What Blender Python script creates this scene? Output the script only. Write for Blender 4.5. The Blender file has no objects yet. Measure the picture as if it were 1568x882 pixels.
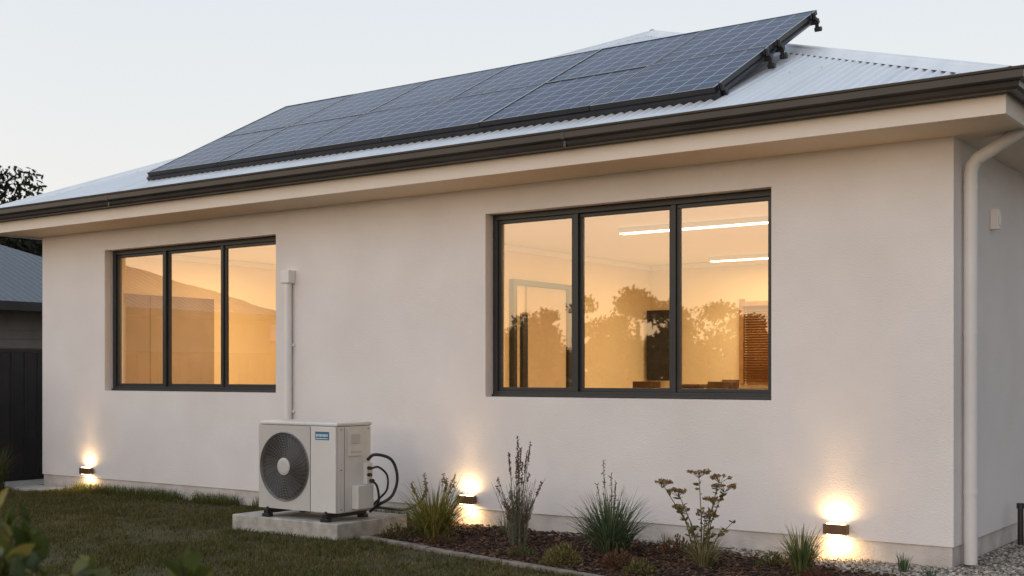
import bpy, math, random
import numpy as np
from mathutils import Vector, Matrix, noise as mnoise
random.seed(7); rng=np.random.default_rng(7)
S=bpy.context.scene
S.view_settings.view_transform='Standard'; S.view_settings.look='None'; S.view_settings.exposure=0
R=math.radians
# ------------------------------------------------------------------ helpers
def link(o,parent=None):
    S.collection.objects.link(o)
    if parent: o.parent=parent
    return o
def empty(name,loc=(0,0,0)):
    e=bpy.data.objects.new(name,None); e.empty_display_size=.1; S.collection.objects.link(e); return e
def nodes(name):
    m=bpy.data.materials.new(name); m.use_nodes=True; nt=m.node_tree
    return m,nt,nt.nodes['Principled BSDF']
def mat(name,c,rough=.6,metal=0,c2=None,nscale=5,bump=0,bscale=60,spec=.5,attr=False,coat=0,detail=6,emit=None,es=0,stretch=None,bdist=.01,r0=.35,r1=.65,bump2=0,b2scale=3):
    m,nt,b=nodes(name); N=nt.nodes; L=nt.links
    b.inputs['Roughness'].default_value=rough; b.inputs['Metallic'].default_value=metal
    b.inputs['Specular IOR Level'].default_value=spec; b.inputs['Coat Weight'].default_value=coat
    b.inputs['Base Color'].default_value=(*c,1)
    tc=N.new('ShaderNodeTexCoord'); mp=N.new('ShaderNodeMapping'); L.new(tc.outputs['Object'],mp.inputs[0])
    if stretch: mp.inputs['Scale'].default_value=stretch
    col=None
    if c2 is not None:
        n=N.new('ShaderNodeTexNoise'); n.inputs['Scale'].default_value=nscale; n.inputs['Detail'].default_value=detail
        L.new(mp.outputs[0],n.inputs['Vector'])
        r=N.new('ShaderNodeValToRGB'); r.color_ramp.elements[0].position=r0; r.color_ramp.elements[1].position=r1
        r.color_ramp.elements[0].color=(*c,1); r.color_ramp.elements[1].color=(*c2,1)
        L.new(n.outputs['Fac'],r.inputs[0]); col=r.outputs[0]
    if attr:
        a=N.new('ShaderNodeAttribute'); a.attribute_name='Col'
        if col:
            mx=N.new('ShaderNodeMix'); mx.data_type='RGBA'; mx.blend_type='MULTIPLY'; mx.inputs[0].default_value=1
            L.new(col,mx.inputs[6]); L.new(a.outputs['Color'],mx.inputs[7]); col=mx.outputs[2]
        else: col=a.outputs['Color']
    if col: L.new(col,b.inputs['Base Color'])
    if bump:
        n=N.new('ShaderNodeTexNoise'); n.inputs['Scale'].default_value=bscale; n.inputs['Detail'].default_value=5
        L.new(mp.outputs[0],n.inputs['Vector'])
        bp=N.new('ShaderNodeBump'); bp.inputs['Strength'].default_value=bump; bp.inputs['Distance'].default_value=bdist
        L.new(n.outputs['Fac'],bp.inputs['Height'])
        if bump2:
            n2=N.new('ShaderNodeTexNoise'); n2.inputs['Scale'].default_value=b2scale; n2.inputs['Detail'].default_value=3
            L.new(mp.outputs[0],n2.inputs['Vector']); bp2=N.new('ShaderNodeBump'); bp2.inputs['Strength'].default_value=bump2; bp2.inputs['Distance'].default_value=.02
            L.new(n2.outputs['Fac'],bp2.inputs['Height']); L.new(bp2.outputs[0],bp.inputs['Normal'])
        L.new(bp.outputs[0],b.inputs['Normal'])
    if emit: b.inputs['Emission Color'].default_value=(*emit,1); b.inputs['Emission Strength'].default_value=es
    return m
def leafmat(name,trans=.35,rough=.55):
    m,nt,b=nodes(name); N=nt.nodes; L=nt.links
    a=N.new('ShaderNodeAttribute'); a.attribute_name='Col'
    L.new(a.outputs['Color'],b.inputs['Base Color']); b.inputs['Roughness'].default_value=rough
    b.inputs['Specular IOR Level'].default_value=.3
    t=N.new('ShaderNodeBsdfTranslucent'); L.new(a.outputs['Color'],t.inputs[0])
    mx=N.new('ShaderNodeMixShader'); mx.inputs[0].default_value=trans
    L.new(b.outputs[0],mx.inputs[1]); L.new(t.outputs[0],mx.inputs[2]); L.new(mx.outputs[0],N['Material Output'].inputs[0])
    return m
class Acc:
    def __init__(s): s.v=[];s.f=[];s.c=[];s.mi=[]
    def add(s,vs,fs,col=(1,1,1),mi=0):
        b=len(s.v); s.v+= [tuple(v) for v in vs]; s.f+=[tuple(i+b for i in f) for f in fs]
        s.c+=[col]*len(vs); s.mi+=[mi]*len(fs)
    def box(s,x0,x1,y0,y1,z0,z1,mi=0,col=(1,1,1)):
        vs=[(x,y,z) for z in(z0,z1) for y in(y0,y1) for x in(x0,x1)]
        s.add(vs,[(0,2,3,1),(4,5,7,6),(0,1,5,4),(2,6,7,3),(0,4,6,2),(1,3,7,5)],col,mi)
    def tube(s,pts,r,n=8,mi=0,col=(1,1,1),cap=True):
        pts=[Vector(p) for p in pts]; rs=r if isinstance(r,(list,tuple)) else [r]*len(pts)
        vs=[];fs=[]
        up=None
        for i,p in enumerate(pts):
            d=(pts[min(i+1,len(pts)-1)]-pts[max(i-1,0)]).normalized()
            if up is None:
                up=Vector((0,0,1)) if abs(d.z)<.9 else Vector((1,0,0))
            a=(up-d*up.dot(d)).normalized(); up=a; b=d.cross(a)
            for k in range(n):
                t=2*math.pi*k/n; vs.append(p+(a*math.cos(t)+b*math.sin(t))*rs[i])
        for i in range(len(pts)-1):
            for k in range(n):
                fs.append((i*n+k,i*n+(k+1)%n,(i+1)*n+(k+1)%n,(i+1)*n+k))
        if cap: fs.append(tuple(range(n))[::-1]); fs.append(tuple((len(pts)-1)*n+k for k in range(n)))
        s.add(vs,fs,col,mi)
    def obj(s,name,mats,parent=None,smooth=False,bevel=0,colattr=False):
        me=bpy.data.meshes.new(name); me.from_pydata(s.v,[],s.f)
        for m in (mats if isinstance(mats,list) else [mats]): me.materials.append(m)
        me.polygons.foreach_set('material_index',s.mi)
        if colattr:
            ca=me.color_attributes.new('Col','FLOAT_COLOR','POINT')
            arr=np.ones((len(s.v),4),dtype=np.float32); arr[:,:3]=np.array(s.c); ca.data.foreach_set('color',arr.ravel())
        if smooth: me.polygons.foreach_set('use_smooth',[True]*len(me.polygons))
        me.update(); o=bpy.data.objects.new(name,me); link(o,parent)
        if bevel:
            bm=o.modifiers.new('bevel','BEVEL'); bm.width=bevel; bm.segments=3; bm.limit_method='ANGLE'; bm.angle_limit=R(40)
            if not smooth:
                me.polygons.foreach_set('use_smooth',[True]*len(me.polygons))
                try:
                    wn=o.modifiers.new('wn','WEIGHTED_NORMAL'); wn.keep_sharp=True
                except Exception: pass
        return o
# ------------------------------------------------------------------ materials
M_wall=mat('stucco_wall',(.755,.72,.71),.9,c2=(.82,.79,.785),nscale=1.5,bump=.65,bscale=75,spec=.2,bdist=.006,detail=9,r0=.3,r1=.7,bump2=.2,b2scale=2.5)
M_plinth=mat('plinth_render',(.52,.48,.45),.9,c2=(.65,.61,.58),nscale=5,bump=.5,bscale=60,spec=.2,detail=9)
M_soffit=mat('soffit_paint_warm_light',(.78,.64,.50),.8,c2=(.81,.67,.53),nscale=1.2,bump=.03)  # cream paint shifted tan; warm light under the eaves is in the colour
M_fascia=mat('fascia_paint',(.78,.71,.64),.6,c2=(.81,.74,.67),nscale=2)
M_gutter=mat('gutter_steel',(.036,.033,.032),.34,c2=(.050,.046,.044),nscale=3)
M_roof=mat('corrugated_steel',(.68,.71,.74),.36,c2=(.77,.80,.83),nscale=.8,metal=.25,stretch=(6,.5,1))
M_frame=mat('window_aluminium',(.028,.030,.032),.4,c2=(.034,.036,.038),nscale=6)
M_white=mat('white_pvc',(.78,.77,.77),.45,c2=(.83,.82,.82),nscale=3)
M_in_wall=mat('interior_wall',(.84,.68,.45),.85,c2=(.86,.71,.48),nscale=2)
M_in_ceil=mat('interior_ceiling',(.88,.83,.74),.85,c2=(.90,.85,.76),nscale=2)
M_in_floor=mat('interior_floor',(.30,.18,.10),.4,c2=(.38,.24,.13),nscale=4,stretch=(1,8,1))
M_taupe=mat('wardrobe_laminate',(.36,.28,.21),.6,c2=(.40,.31,.24),nscale=3)
M_brown=mat('dark_timber',(.09,.05,.03),.5,c2=(.13,.075,.04),nscale=8)
M_dark=mat('dark_plastic',(.015,.015,.017),.4,c2=(.022,.022,.025),nscale=8)
M_conc=mat('concrete',(.34,.32,.29),.9,c2=(.50,.48,.44),nscale=11,bump=.6,bscale=120,detail=10)
M_pump=mat('painted_steel',(.66,.645,.62),.38,c2=(.71,.69,.67),nscale=4)
M_pump2=mat('painted_steel_panel',(.52,.50,.48),.42,c2=(.56,.54,.52),nscale=4)
M_grille=mat('grille_wire',(.16,.155,.15),.4,c2=(.2,.195,.19),nscale=10)
M_black=mat('hole_shade_black',(.012,.012,.012),.7,c2=(.016,.016,.016),nscale=9)
M_rubber=mat('rubber_hose',(.02,.02,.02),.5,c2=(.03,.03,.03),nscale=20)
M_bronze=mat('bronze_fixture',(.16,.085,.05),.45,c2=(.2,.11,.065),nscale=15,metal=.4)
M_lens=mat('lamp_lens',(.9,.8,.6),.5,emit=(1,.72,.38),es=14)
M_strip=mat('led_strip',(.9,.85,.7),.5,emit=(1,.88,.68),es=6)
M_leaf=leafmat('leaf'); M_grass=leafmat('grass_blade',.3)
M_bark=mat('bark',(.10,.075,.055),.9,c2=(.17,.13,.10),nscale=14,bump=.6,bscale=30)
def glassmat(name,ior):
    m,nt,b=nodes(name); N=nt.nodes; L=nt.links; N.remove(b)
    t=N.new('ShaderNodeBsdfTransparent'); t.inputs[0].default_value=(.93,.94,.93,1)
    g=N.new('ShaderNodeBsdfGlossy'); g.inputs['Roughness'].default_value=.012; g.inputs[0].default_value=(.97,.97,.97,1)
    no=N.new('ShaderNodeTexNoise'); no.inputs['Scale'].default_value=1.6; no.inputs['Detail'].default_value=1
    tc=N.new('ShaderNodeTexCoord'); L.new(tc.outputs['Object'],no.inputs['Vector'])
    bp=N.new('ShaderNodeBump'); bp.inputs['Strength'].default_value=.12; bp.inputs['Distance'].default_value=.01
    L.new(no.outputs['Fac'],bp.inputs['Height']); L.new(bp.outputs[0],g.inputs['Normal'])
    f=N.new('ShaderNodeFresnel'); f.inputs[0].default_value=ior
    mx=N.new('ShaderNodeMixShader'); L.new(f.outputs[0],mx.inputs[0]); L.new(t.outputs[0],mx.inputs[1]); L.new(g.outputs[0],mx.inputs[2])
    L.new(mx.outputs[0],N['Material Output'].inputs[0]); return m
M_glass=glassmat('window_glass',3.2)
# ------------------------------------------------------------------ house
house=empty('rendered_house')
XL,XR,Y0,Y1=-12.91,-2.40,0.0,10.5
ZP,ZT=.155,2.955
def wall_front(acc,x0,x1,z0,z1,ops,y=0,depth=.25):
    xs=sorted({x0,x1,*[o[0] for o in ops],*[o[1] for o in ops]}); zs=sorted({z0,z1,*[o[2] for o in ops],*[o[3] for o in ops]})
    for i in range(len(xs)-1):
        for j in range(len(zs)-1):
            cx=(xs[i]+xs[i+1])/2; cz=(zs[j]+zs[j+1])/2
            if any(o[0]<cx<o[1] and o[2]<cz<o[3] for o in ops): continue
            for yy in (y,y+depth):
                acc.add([(xs[i],yy,zs[j]),(xs[i+1],yy,zs[j]),(xs[i+1],yy,zs[j+1]),(xs[i],yy,zs[j+1])],[(0,1,2,3) if yy==y else (3,2,1,0)])
    for a,b,c,d in ops:
        acc.add([(a,y,c),(a,y+depth,c),(a,y+depth,d),(a,y,d)],[(0,1,2,3)])
        acc.add([(b,y,c),(b,y+depth,c),(b,y+depth,d),(b,y,d)],[(3,2,1,0)])
        acc.add([(a,y,c),(b,y,c),(b,y+depth,c),(a,y+depth,c)],[(0,1,2,3)])
        acc.add([(a,y,d),(b,y,d),(b,y+depth,d),(a,y+depth,d)],[(3,2,1,0)])
OPS=[(-11.72,-8.97,1.145,2.72),(-6.37,-3.72,1.135,2.72)]
A=Acc(); wall_front(A,XL,XR,ZP,ZT,OPS)
A.add([(XR,Y0,ZP),(XR,Y1,ZP),(XR,Y1,ZT),(XR,Y0,ZT)],[(0,1,2,3)])
A.add([(XL,Y0,ZP),(XL,Y1,ZP),(XL,Y1,ZT),(XL,Y0,ZT)],[(3,2,1,0)])
A.add([(XL,Y1,ZP),(XR,Y1,ZP),(XR,Y1,ZT),(XL,Y1,ZT)],[(3,2,1,0)])
A.add([(XL,Y0,ZP),(XR,Y0,ZP),(XR,.02,ZP),(XL,.02,ZP)],[(3,2,1,0)])
A.obj('walls',M_wall,house)
A=Acc(); A.box(XL+.012,XR-.012,Y0+.012,Y1-.012,-.1,ZP+.02); A.obj('plinth',M_plinth,house)
def sweep(acc,prof,mi=0):
    cs=[(XL,Y0,-1,-1),(XR,Y0,1,-1),(XR,Y1,1,1),(XL,Y1,-1,1)]
    vs=[];n=len(prof)
    for (x,y,sx,sy) in cs:
        for o,z in prof: vs.append((x+sx*o,y+sy*o,z))
    fs=[]
    for c in range(4):
        d=(c+1)%4
        for i in range(n-1): fs.append((c*n+i,d*n+i,d*n+i+1,c*n+i+1))
    acc.add(vs,fs,mi=mi)
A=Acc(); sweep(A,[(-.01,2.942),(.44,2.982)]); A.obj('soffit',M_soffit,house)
A=Acc(); sweep(A,[(.42,2.976),(.42,2.966),(.447,2.966),(.447,3.13)]); A.obj('fascia',M_fascia,house)
A=Acc(); sweep(A,[(.449,3.100),(.50,3.088),(.53,3.092),(.547,3.108),(.553,3.135),(.556,3.140),(.572,3.143),(.580,3.155),(.582,3.20),(.592,3.205),(.594,3.220),(.574,3.222),(.566,3.21),(.562,3.17),(.535,3.12),(.449,3.112),(.449,3.2)]); A.obj('gutter',M_gutter,house)
A=Acc()
for gx in(-10.9,-5.2): 
    A.box(gx,gx+.025,-.584,-.56,3.144,3.203); A.box(gx,gx+.025,-.555,-.50,3.0885,3.138)
A.obj('gutter_joiners',M_gutter,house,bevel=.003)
OV=.50; PT=.432; ZE=3.20
rx0,rx1,ry0,ry1=XL-OV,XR+OV,Y0-OV,Y1+OV
def slope(acc,a,b,fixed,dirn,axis):
    L=b-a; n=int(L/.088*6); vs=[];fs=[]
    for i in range(n+1):
        s=a+L*i/n; w=.0135*math.sin(2*math.pi*i/6+.3)
        t=min(s-a,b-s)
        p0=(s,fixed) if axis==0 else (fixed,s)
        q=(s,fixed+dirn*t) if axis==0 else (fixed+dirn*t,s)
        vs.append((p0[0],p0[1],ZE+w)); vs.append((q[0],q[1],ZE+PT*t+w))
    for i in range(n): fs.append((2*i,2*i+2,2*i+3,2*i+1))
    acc.add(vs,fs)
A=Acc()
slope(A,rx0,rx1,ry0,1,0); slope(A,rx0,rx1,ry1,-1,0); slope(A,ry0,ry1,rx0,1,1); slope(A,ry0,ry1,rx1,-1,1)
A.obj('corrugated_roof',M_roof,house,smooth=True)
half=(rx1-rx0)/2; apex=Vector(((rx0+rx1)/2,ry0+half,ZE+PT*half))
A=Acc()
for c in [(rx0,ry0),(rx1,ry0),(rx1,ry1),(rx0,ry1)]:
    p=Vector((c[0],c[1],ZE)); d=(apex-p); dn=d.normalized(); side=Vector((-dn.y,dn.x,0)).normalized()
    prof=[(-.12,-.044),(-.045,.002),(-.03,.022),(0,.032),(.03,.022),(.045,.002),(.12,-.044)]
    vs=[];fs=[]
    for e in (p+dn*.02,apex+dn*.02):
        for s_,z_ in prof: vs.append(e+side*s_+Vector((0,0,z_+.013)))
    n=len(prof)
    for i in range(n-1): fs.append((i,i+1,n+i+1,n+i))
    A.add(vs,fs)
A.obj('hip_capping',M_roof,house,smooth=False)
A=Acc()
for yy in (-.38,.7,1.8,2.9):
    x=rx0+.3
    while x<rx1-.3:
        if yy+OV<min(x-rx0,rx1-x)-.15 and not(-10.9<x<-4.3 and yy>-.1):
            z=ZE+PT*(yy+OV)+.013; A.tube([(x,yy,z),(x,yy-.003,z+.008)],.007,n=6)
        x+=.264
A.obj('roof_screws',M_roof,house)
def window(x0,x1,z0,z1,ms):
    yF=.105
    A=Acc(); w=.05
    A.box(x0+.002,x1-.002,yF,yF+.09,z0+.002,z0+w)
    A.box(x0+.002,x1-.002,yF,yF+.09,z1-w,z1-.002)
    A.box(x0+.002,x0+w,yF+.001,yF+.089,z0+w,z1-w); A.box(x1-w,x1-.002,yF+.001,yF+.089,z0+w,z1-w)
    A.box(x0+.004,x1-.004,yF-.02,yF,z0+.003,z0+.022)
    edges=[x0+w]+ms+[x1-w]
    for m in ms: A.box(m-.02,m+.02,yF+.004,yF+.07,z0+w,z1-w)
    s=.032
    for i in range(3):
        a=edges[i]+(.02 if i>0 else 0); b=edges[i+1]-(.02 if i<2 else 0)
        yy=yF+(.02 if i!=1 else .032)
        A.box(a,b,yy,yy+.035,z0+w,z0+w+s); A.box(a,b,yy,yy+.035,z1-w-s,z1-w)
        A.box(a,a+s,yy+.001,yy+.034,z0+w+s,z1-w-s); A.box(b-s,b,yy+.001,yy+.034,z0+w+s,z1-w-s)
    A.obj('window_frame',M_frame,house,bevel=.003)
    for i in range(3):
        yy=yF+(.035 if i!=1 else .047)
        A=Acc(); A.add([(edges[i],yy,z0+.04),(edges[i+1],yy,z0+.04),(edges[i+1],yy,z1-.04),(edges[i],yy,z1-.04)],[(0,1,2,3)])
        o=A.obj('window_pane',M_glass,house)
window(*OPS[0],[-10.82,-9.89]); window(*OPS[1],[-5.51,-4.595])
CZ=2.86; FZ=.2
A=Acc()
def room(a,b,c,d):
    A.add([(a,c,FZ),(a,d,FZ),(a,d,CZ),(a,c,CZ)],[(0,1,2,3)])
    A.add([(b,c,FZ),(b,d,FZ),(b,d,CZ),(b,c,CZ)],[(3,2,1,0)])
    A.add([(a,d,FZ),(b,d,FZ),(b,d,CZ),(a,d,CZ)],[(0,1,2,3)])
    A.add([(a,c,CZ),(b,c,CZ),(b,d,CZ),(a,d,CZ)],[(3,2,1,0)],mi=1)
    A.add([(a,c,FZ),(b,c,FZ),(b,d,FZ),(a,d,FZ)],[(0,1,2,3)],mi=2)
room(-8.5,-2.65,.252,6.7); room(-12.66,-8.6,.252,3.9)
A.box(-8.5,-8.44,.26,6.69,2.79,2.855,mi=1); A.box(-8.43,-2.66,6.63,6.695,2.79,2.855,mi=1)
A.box(-12.655,-12.6,.26,3.89,2.79,2.855,mi=1); A.box(-12.59,-8.61,3.84,3.895,2.79,2.855,mi=1)
A.obj('interior_rooms',[M_in_wall,M_in_ceil,M_in_floor],house)
A=Acc(); A.box(-12.655,-12.60,.27,1.30,FZ,2.32); A.box(-12.655,-12.60,1.305,2.33,FZ,2.32); A.obj('wardrobe',M_taupe,bevel=.004)
A=Acc()
A.box(-8.498,-8.43,3.30,3.37,FZ,2.46); A.box(-8.498,-8.43,4.50,4.57,FZ,2.46); A.box(-8.498,-8.432,3.37,4.50,2.40,2.46)
A.box(-8.495,-8.45,3.52,3.62,FZ,2.05); A.obj('interior_door_frame',M_frame)
A=Acc(); A.box(-8.497,-8.47,3.63,4.49,FZ,2.39); A.obj('interior_door',mat('door_leaf',(.62,.48,.33),.6,c2=(.66,.52,.36),nscale=3))
A=Acc(); A.box(-8.44,-8.08,6.5,6.56,1.24,2.22); A.box(-8.30,-8.26,6.56,6.70,1.5,1.8); A.obj('wall_screen',M_dark,bevel=.006)
A=Acc()
for i in range(30):
    z=2.24-i*.034; A.add([(-7.02,6.60,z),(-5.3,6.60,z),(-5.3,6.64,z-.022),(-7.02,6.64,z-.022)],[(0,1,2,3)])
A.box(-7.04,-5.28,6.58,6.65,2.24,2.30); A.box(-7.1,-7.04,6.64,6.69,1.2,2.34); A.box(-7.0,-5.3,6.66,6.69,1.2,2.24)
A.obj('venetian_blind',mat('blind_timber',(.34,.17,.07),.5,c2=(.42,.22,.09),nscale=8))
A=Acc(); A.box(-7.9,-5.2,5.6,6.3,1.10,1.15); 
for x in(-7.85,-5.3): A.box(x,x+.06,5.62,5.68,FZ,1.10); A.box(x,x+.06,6.2,6.26,FZ,1.10)
A.obj('desk',M_brown,bevel=.005)
A=Acc(); A.box(-7.55,-7.2,5.7,5.95,1.152,1.20); A.box(-6.9,-6.7,5.7,5.8,1.152,1.26); A.obj('desk_books',M_brown,bevel=.01)
def chair(x,y):
    A=Acc(); A.box(x-.22,x+.22,y-.22,y+.22,.66,.70); A.box(x-.2,x+.2,y+.2,y+.23,.9,1.24)
    for a in(-.19,.17):
        for b in(-.19,.17): A.box(x+a,x+a+.03,y+b,y+b+.03,FZ,.66)
        A.box(x+a,x+a+.03,y+.2,y+.229,.70,.9)
    A.obj('chair',M_brown,bevel=.01)
chair(-6.6,4.9); chair(-7.6,4.8)
A=Acc(); A.tube([(-11.4,2.9,1.0),(-11.4,2.9,1.30)],.012); A.tube([(-11.4,2.9,1.28),(-11.55,2.85,1.42)],[.02,.06]); A.tube([(-11.4,2.9,.98),(-11.4,2.9,1.0)],.09,n=16); A.obj('desk_lamp',M_dark)
A=Acc(); A.box(-12.0,-10.8,2.6,3.3,.93,.98)
for x in(-11.95,-10.9): A.box(x,x+.05,2.65,2.7,FZ,.93); A.box(x,x+.05,3.2,3.25,FZ,.93)
A.obj('side_table',M_brown,bevel=.005)
def strip(x0,x1,y):
    e=empty('ceiling_strip_light')
    A=Acc(); A.box(x0,x1,y-.04,y+.04,CZ-.055,CZ-.002); A.obj('housing',M_white,e)
    A=Acc(); A.box(x0+.01,x1-.01,y-.040,y+.040,CZ-.066,CZ-.056); A.obj('diffuser',M_strip,e)
strip(-6.55,-3.6,2.6); strip(-7.2,-4.2,6.0)
def area(name,loc,rot,sx,sy,e,col,parent=None,spread=180):
    l=bpy.data.lights.new(name,'AREA'); l.shape='RECTANGLE'; l.size=sx; l.size_y=sy; l.energy=e; l.color=col; l.spread=R(spread)
    o=bpy.data.objects.new(name,l); o.location=loc; o.rotation_euler=rot; link(o,parent); return o
area('room_lamp',(-5.3,2.6,CZ-.08),(0,0,0),2.6,.2,105,(1,.72,.38))
area('room_lamp',(-5.8,5.4,CZ-.08),(0,0,0),2.6,.2,100,(1,.72,.38))
area('room_lamp',(-10.6,2.2,CZ-.08),(0,0,0),2.0,.3,105,(1,.70,.37))
A=Acc()
A.tube([(-2.345,.21,.02),(-2.345,.21,2.70),(-2.335,.21,2.76),(-2.30,.21,2.81),(-1.98,.21,2.99),(-1.90,.21,3.04),(-1.885,.21,3.12)],.045,n=20)
for z in(.5,1.6,2.6): A.tube([(-2.345,.21,z),(-2.345,.21,z+.03)],.048,n=20)
A.obj('downpipe',M_white,house,smooth=False)
A=Acc(); A.tube([(-8.755,-.045,.16),(-8.755,-.045,2.26)],.038,n=24); A.box(-8.815,-8.695,-.095,-.001,2.22,2.345)
for z in(.95,1.6): A.box(-8.81,-8.70,-.02,-.001,z,z+.03)
A.obj('conduit_pipe',M_white,bevel=.006)
A=Acc(); A.box(-2.398,-2.34,.92,.99,2.40,2.55); A.box(-2.34,-2.33,.935,.975,2.43,2.50); A.obj('security_sensor',M_white,bevel=.008)
A=Acc(); A.tube([(-2.30,1.42,-.05),(-2.30,1.42,.31)],.022,n=12); A.tube([(-2.30,1.42,.30),(-2.30,1.42,.34)],.03,n=12); A.obj('garden_tap_post',M_dark)
def wlight(x,z,k=1):
    e=empty('outdoor_wall_light')
    A=Acc(); A.box(x-.085,x+.085,-.085,-.015,z-.036,z+.036); A.box(x-.06,x+.06,-.015,-.001,z-.03,z+.03)
    A.obj('body',M_bronze,e,bevel=.004)
    A=Acc(); A.box(x-.065,x+.065,-.07,-.03,z+.0365,z+.040); A.box(x-.065,x+.065,-.07,-.03,z-.040,z-.0365); A.obj('lens',M_lens,e)
    c=(1,.62,.28)
    area('lamp_up',(x,-.062,z+.05),(R(180),0,0),.13,.04,1.55*k,c,e,170)
    area('lamp_down',(x,-.062,z-.05),(0,0,0),.13,.04,2.6*k,c,e,176)
    l=bpy.data.lights.new('beam_up','SPOT'); l.energy=14*k; l.color=(1,.60,.27); l.spot_size=R(75); l.spot_blend=1; l.shadow_soft_size=.05
    o=bpy.data.objects.new('beam_up',l); o.location=(x,-.13,z+.06); o.rotation_euler=(R(180-6),0,0); link(o,e)
    o.rotation_euler=Vector((0,.17,-1.0)).to_track_quat('Z','Y').to_euler()
wlight(-11.99,.235,.75); wlight(-6.54,.235,.85); wlight(-3.206,.225)
# ------------------------------------------------------------------ solar
arr=empty('solar_panel_array')
PB=Vector((0,0,3.50)); PTp=Vector((0,2.06,4.59)); PX0,PX1=-10.97,-4.18
vd=(PTp-PB); PL=vd.length; vd=vd/PL; nd=Vector((1,0,0)).cross(vd).normalized()
def PP(x,v,n): return Vector((x,0,0))+Vector((0,PB.y,PB.z))+vd*v+nd*n
m,nt,b=nodes('solar_cells'); N=nt.nodes; L=nt.links
uv=N.new('ShaderNodeUVMap'); sp=N.new('ShaderNodeSeparateXYZ'); L.new(uv.outputs[0],sp.inputs[0])
def mth(op,a,b_=None):
    n=N.new('ShaderNodeMath'); n.operation=op
    for i,q in enumerate((a,b_)):
        if q is None: continue
        if isinstance(q,(int,float)): n.inputs[i].default_value=q
        else: L.new(q,n.inputs[i])
    return n.outputs[0]
def line(c,k,w):
    f=mth('FRACT',mth('MULTIPLY',c,k)); d=mth('MINIMUM',f,mth('SUBTRACT',1,f)); return mth('LESS_THAN',d,w)
g1=mth('MAXIMUM',line(sp.outputs[0],6,.034),line(sp.outputs[1],6,.034))
g2=mth('MULTIPLY',line(sp.outputs[0],30,.07),.22)
g=mth('MAXIMUM',g1,g2)
mx=N.new('ShaderNodeMix'); mx.data_type='RGBA'; L.new(g,mx.inputs[0]); mx.inputs[7].default_value=(.24,.30,.40,1)
nn=N.new('ShaderNodeTexNoise'); nn.inputs['Scale'].default_value=1.3; rr=N.new('ShaderNodeValToRGB'); L.new(nn.outputs['Fac'],rr.inputs[0])
rr.color_ramp.elements[0].color=(.006,.017,.056,1); rr.color_ramp.elements[1].color=(.011,.027,.080,1)
L.new(rr.outputs[0],mx.inputs[6]); L.new(mx.outputs[2],b.inputs['Base Color'])
b.inputs['Roughness'].default_value=.12; b.inputs['IOR'].default_value=1.11
M_cell=m
M_al=mat('black_anodised',(.014,.014,.016),.4,c2=(.020,.020,.023),nscale=8)
M_alu=mat('grey_anodised',(.36,.37,.38),.45,c2=(.42,.43,.44),nscale=8,metal=.2)
PW=(PX1-PX0)/6; PH=PL/2
for r in range(2):
    for c in range(6):
        x0=PX0+c*PW+.004; x1=PX0+(c+1)*PW-.004; v0=r*PH+.004; v1=(r+1)*PH-.004
        A=Acc(); dn_=random.uniform(-.002,.002)
        def pb(a,b_,c_,d,n0,n1,mi=0):
            vs=[PP(x,v,n+dn_) for n in(n0,n1) for v in(c_,d) for x in(a,b_)]
            A.add(vs,[(0,2,3,1),(4,5,7,6),(0,1,5,4),(2,6,7,3),(0,4,6,2),(1,3,7,5)],mi=mi)
            if mi==0: A.mi[-5]=2
        fw=.012
        pb(x0,x1,v0,v0+fw,-.02,.022); pb(x0,x1,v1-fw,v1,-.02,.022)
        pb(x0,x0+fw,v0+fw,v1-fw,-.02,.0215); pb(x1-fw,x1,v0+fw,v1-fw,-.02,.0215)
        pb(x0+fw,x1-fw,v0+fw,v1-fw,.0,.004,3)
        k=len(A.f); e1,e2,e3,e4=[random.uniform(-.0012,.0012) for _ in range(4)]
        A.add([PP(x0+fw,v0+fw,.018+e1),PP(x1-fw,v0+fw,.018+e2),PP(x1-fw,v1-fw,.018+e3),PP(x0+fw,v1-fw,.018+e4)],[(0,1,2,3)],mi=1)
        o=A.obj('solar_panel',[M_al,M_cell,M_alu,M_al],arr)
        ul=o.data.uv_layers.new(name='UVMap'); p=o.data.polygons[k]
        for li,q in zip(p.loop_indices,[(0,0),(1,0),(1,1),(0,1)]): ul.data[li].uv=q
A=Acc()
for v in (.10,PH-.12,PH+.16,PL-.14):
    p0=PP(PX0-.03,v,-.055); p1=PP(PX1+.05,v,-.055)
    A.tube([p0,p1],.028,n=4)
    A.tube([PP(PX1+.02,v-.02,-.03),PP(PX1+.02,v-.02,.03)],.020,n=6); A.tube([PP(PX1+.03,v,-.05),PP(PX1+.03,v-.02,-.12)],.018,n=6); A.tube([PP(PX1+.01,v-.02,-.12),PP(PX1+.07,v-.02,-.12)],.022,n=6)
    for i in range(8):
        x=PX1-.45-i*.87; q=PP(x,v,-.055); zr=ZE+PT*(q.y+OV)
        t=min(x-rx0,rx1-x)
        if q.y+OV<t and q.z>zr: A.tube([q,(q.x,q.y+.03,zr-.01)],.018,n=6); A.box(q.x-.04,q.x+.04,q.y-.01,q.y+.07,zr-.0,zr+.018)
        elif q.y+OV>=t:
            zs=ZE+PT*max(t,0); A.tube([q,(q.x,q.y,zs-.01)],.018,n=6)
A.tube([PP(PX1-.03,.02,-.05),PP(PX1-.03,PL-.02,-.05)],.03,n=4); A.tube([PP(PX0+.03,.02,-.05),PP(PX0+.03,PL-.02,-.05)],.03,n=4)
A.obj('mounting_rails',[M_al],arr)
A=Acc(); A.tube([PP(PX0-.02,.02,-.05),PP(PX1+.02,.02,-.05)],.040,n=4); A.obj('front_beam',M_al,arr)
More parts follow.
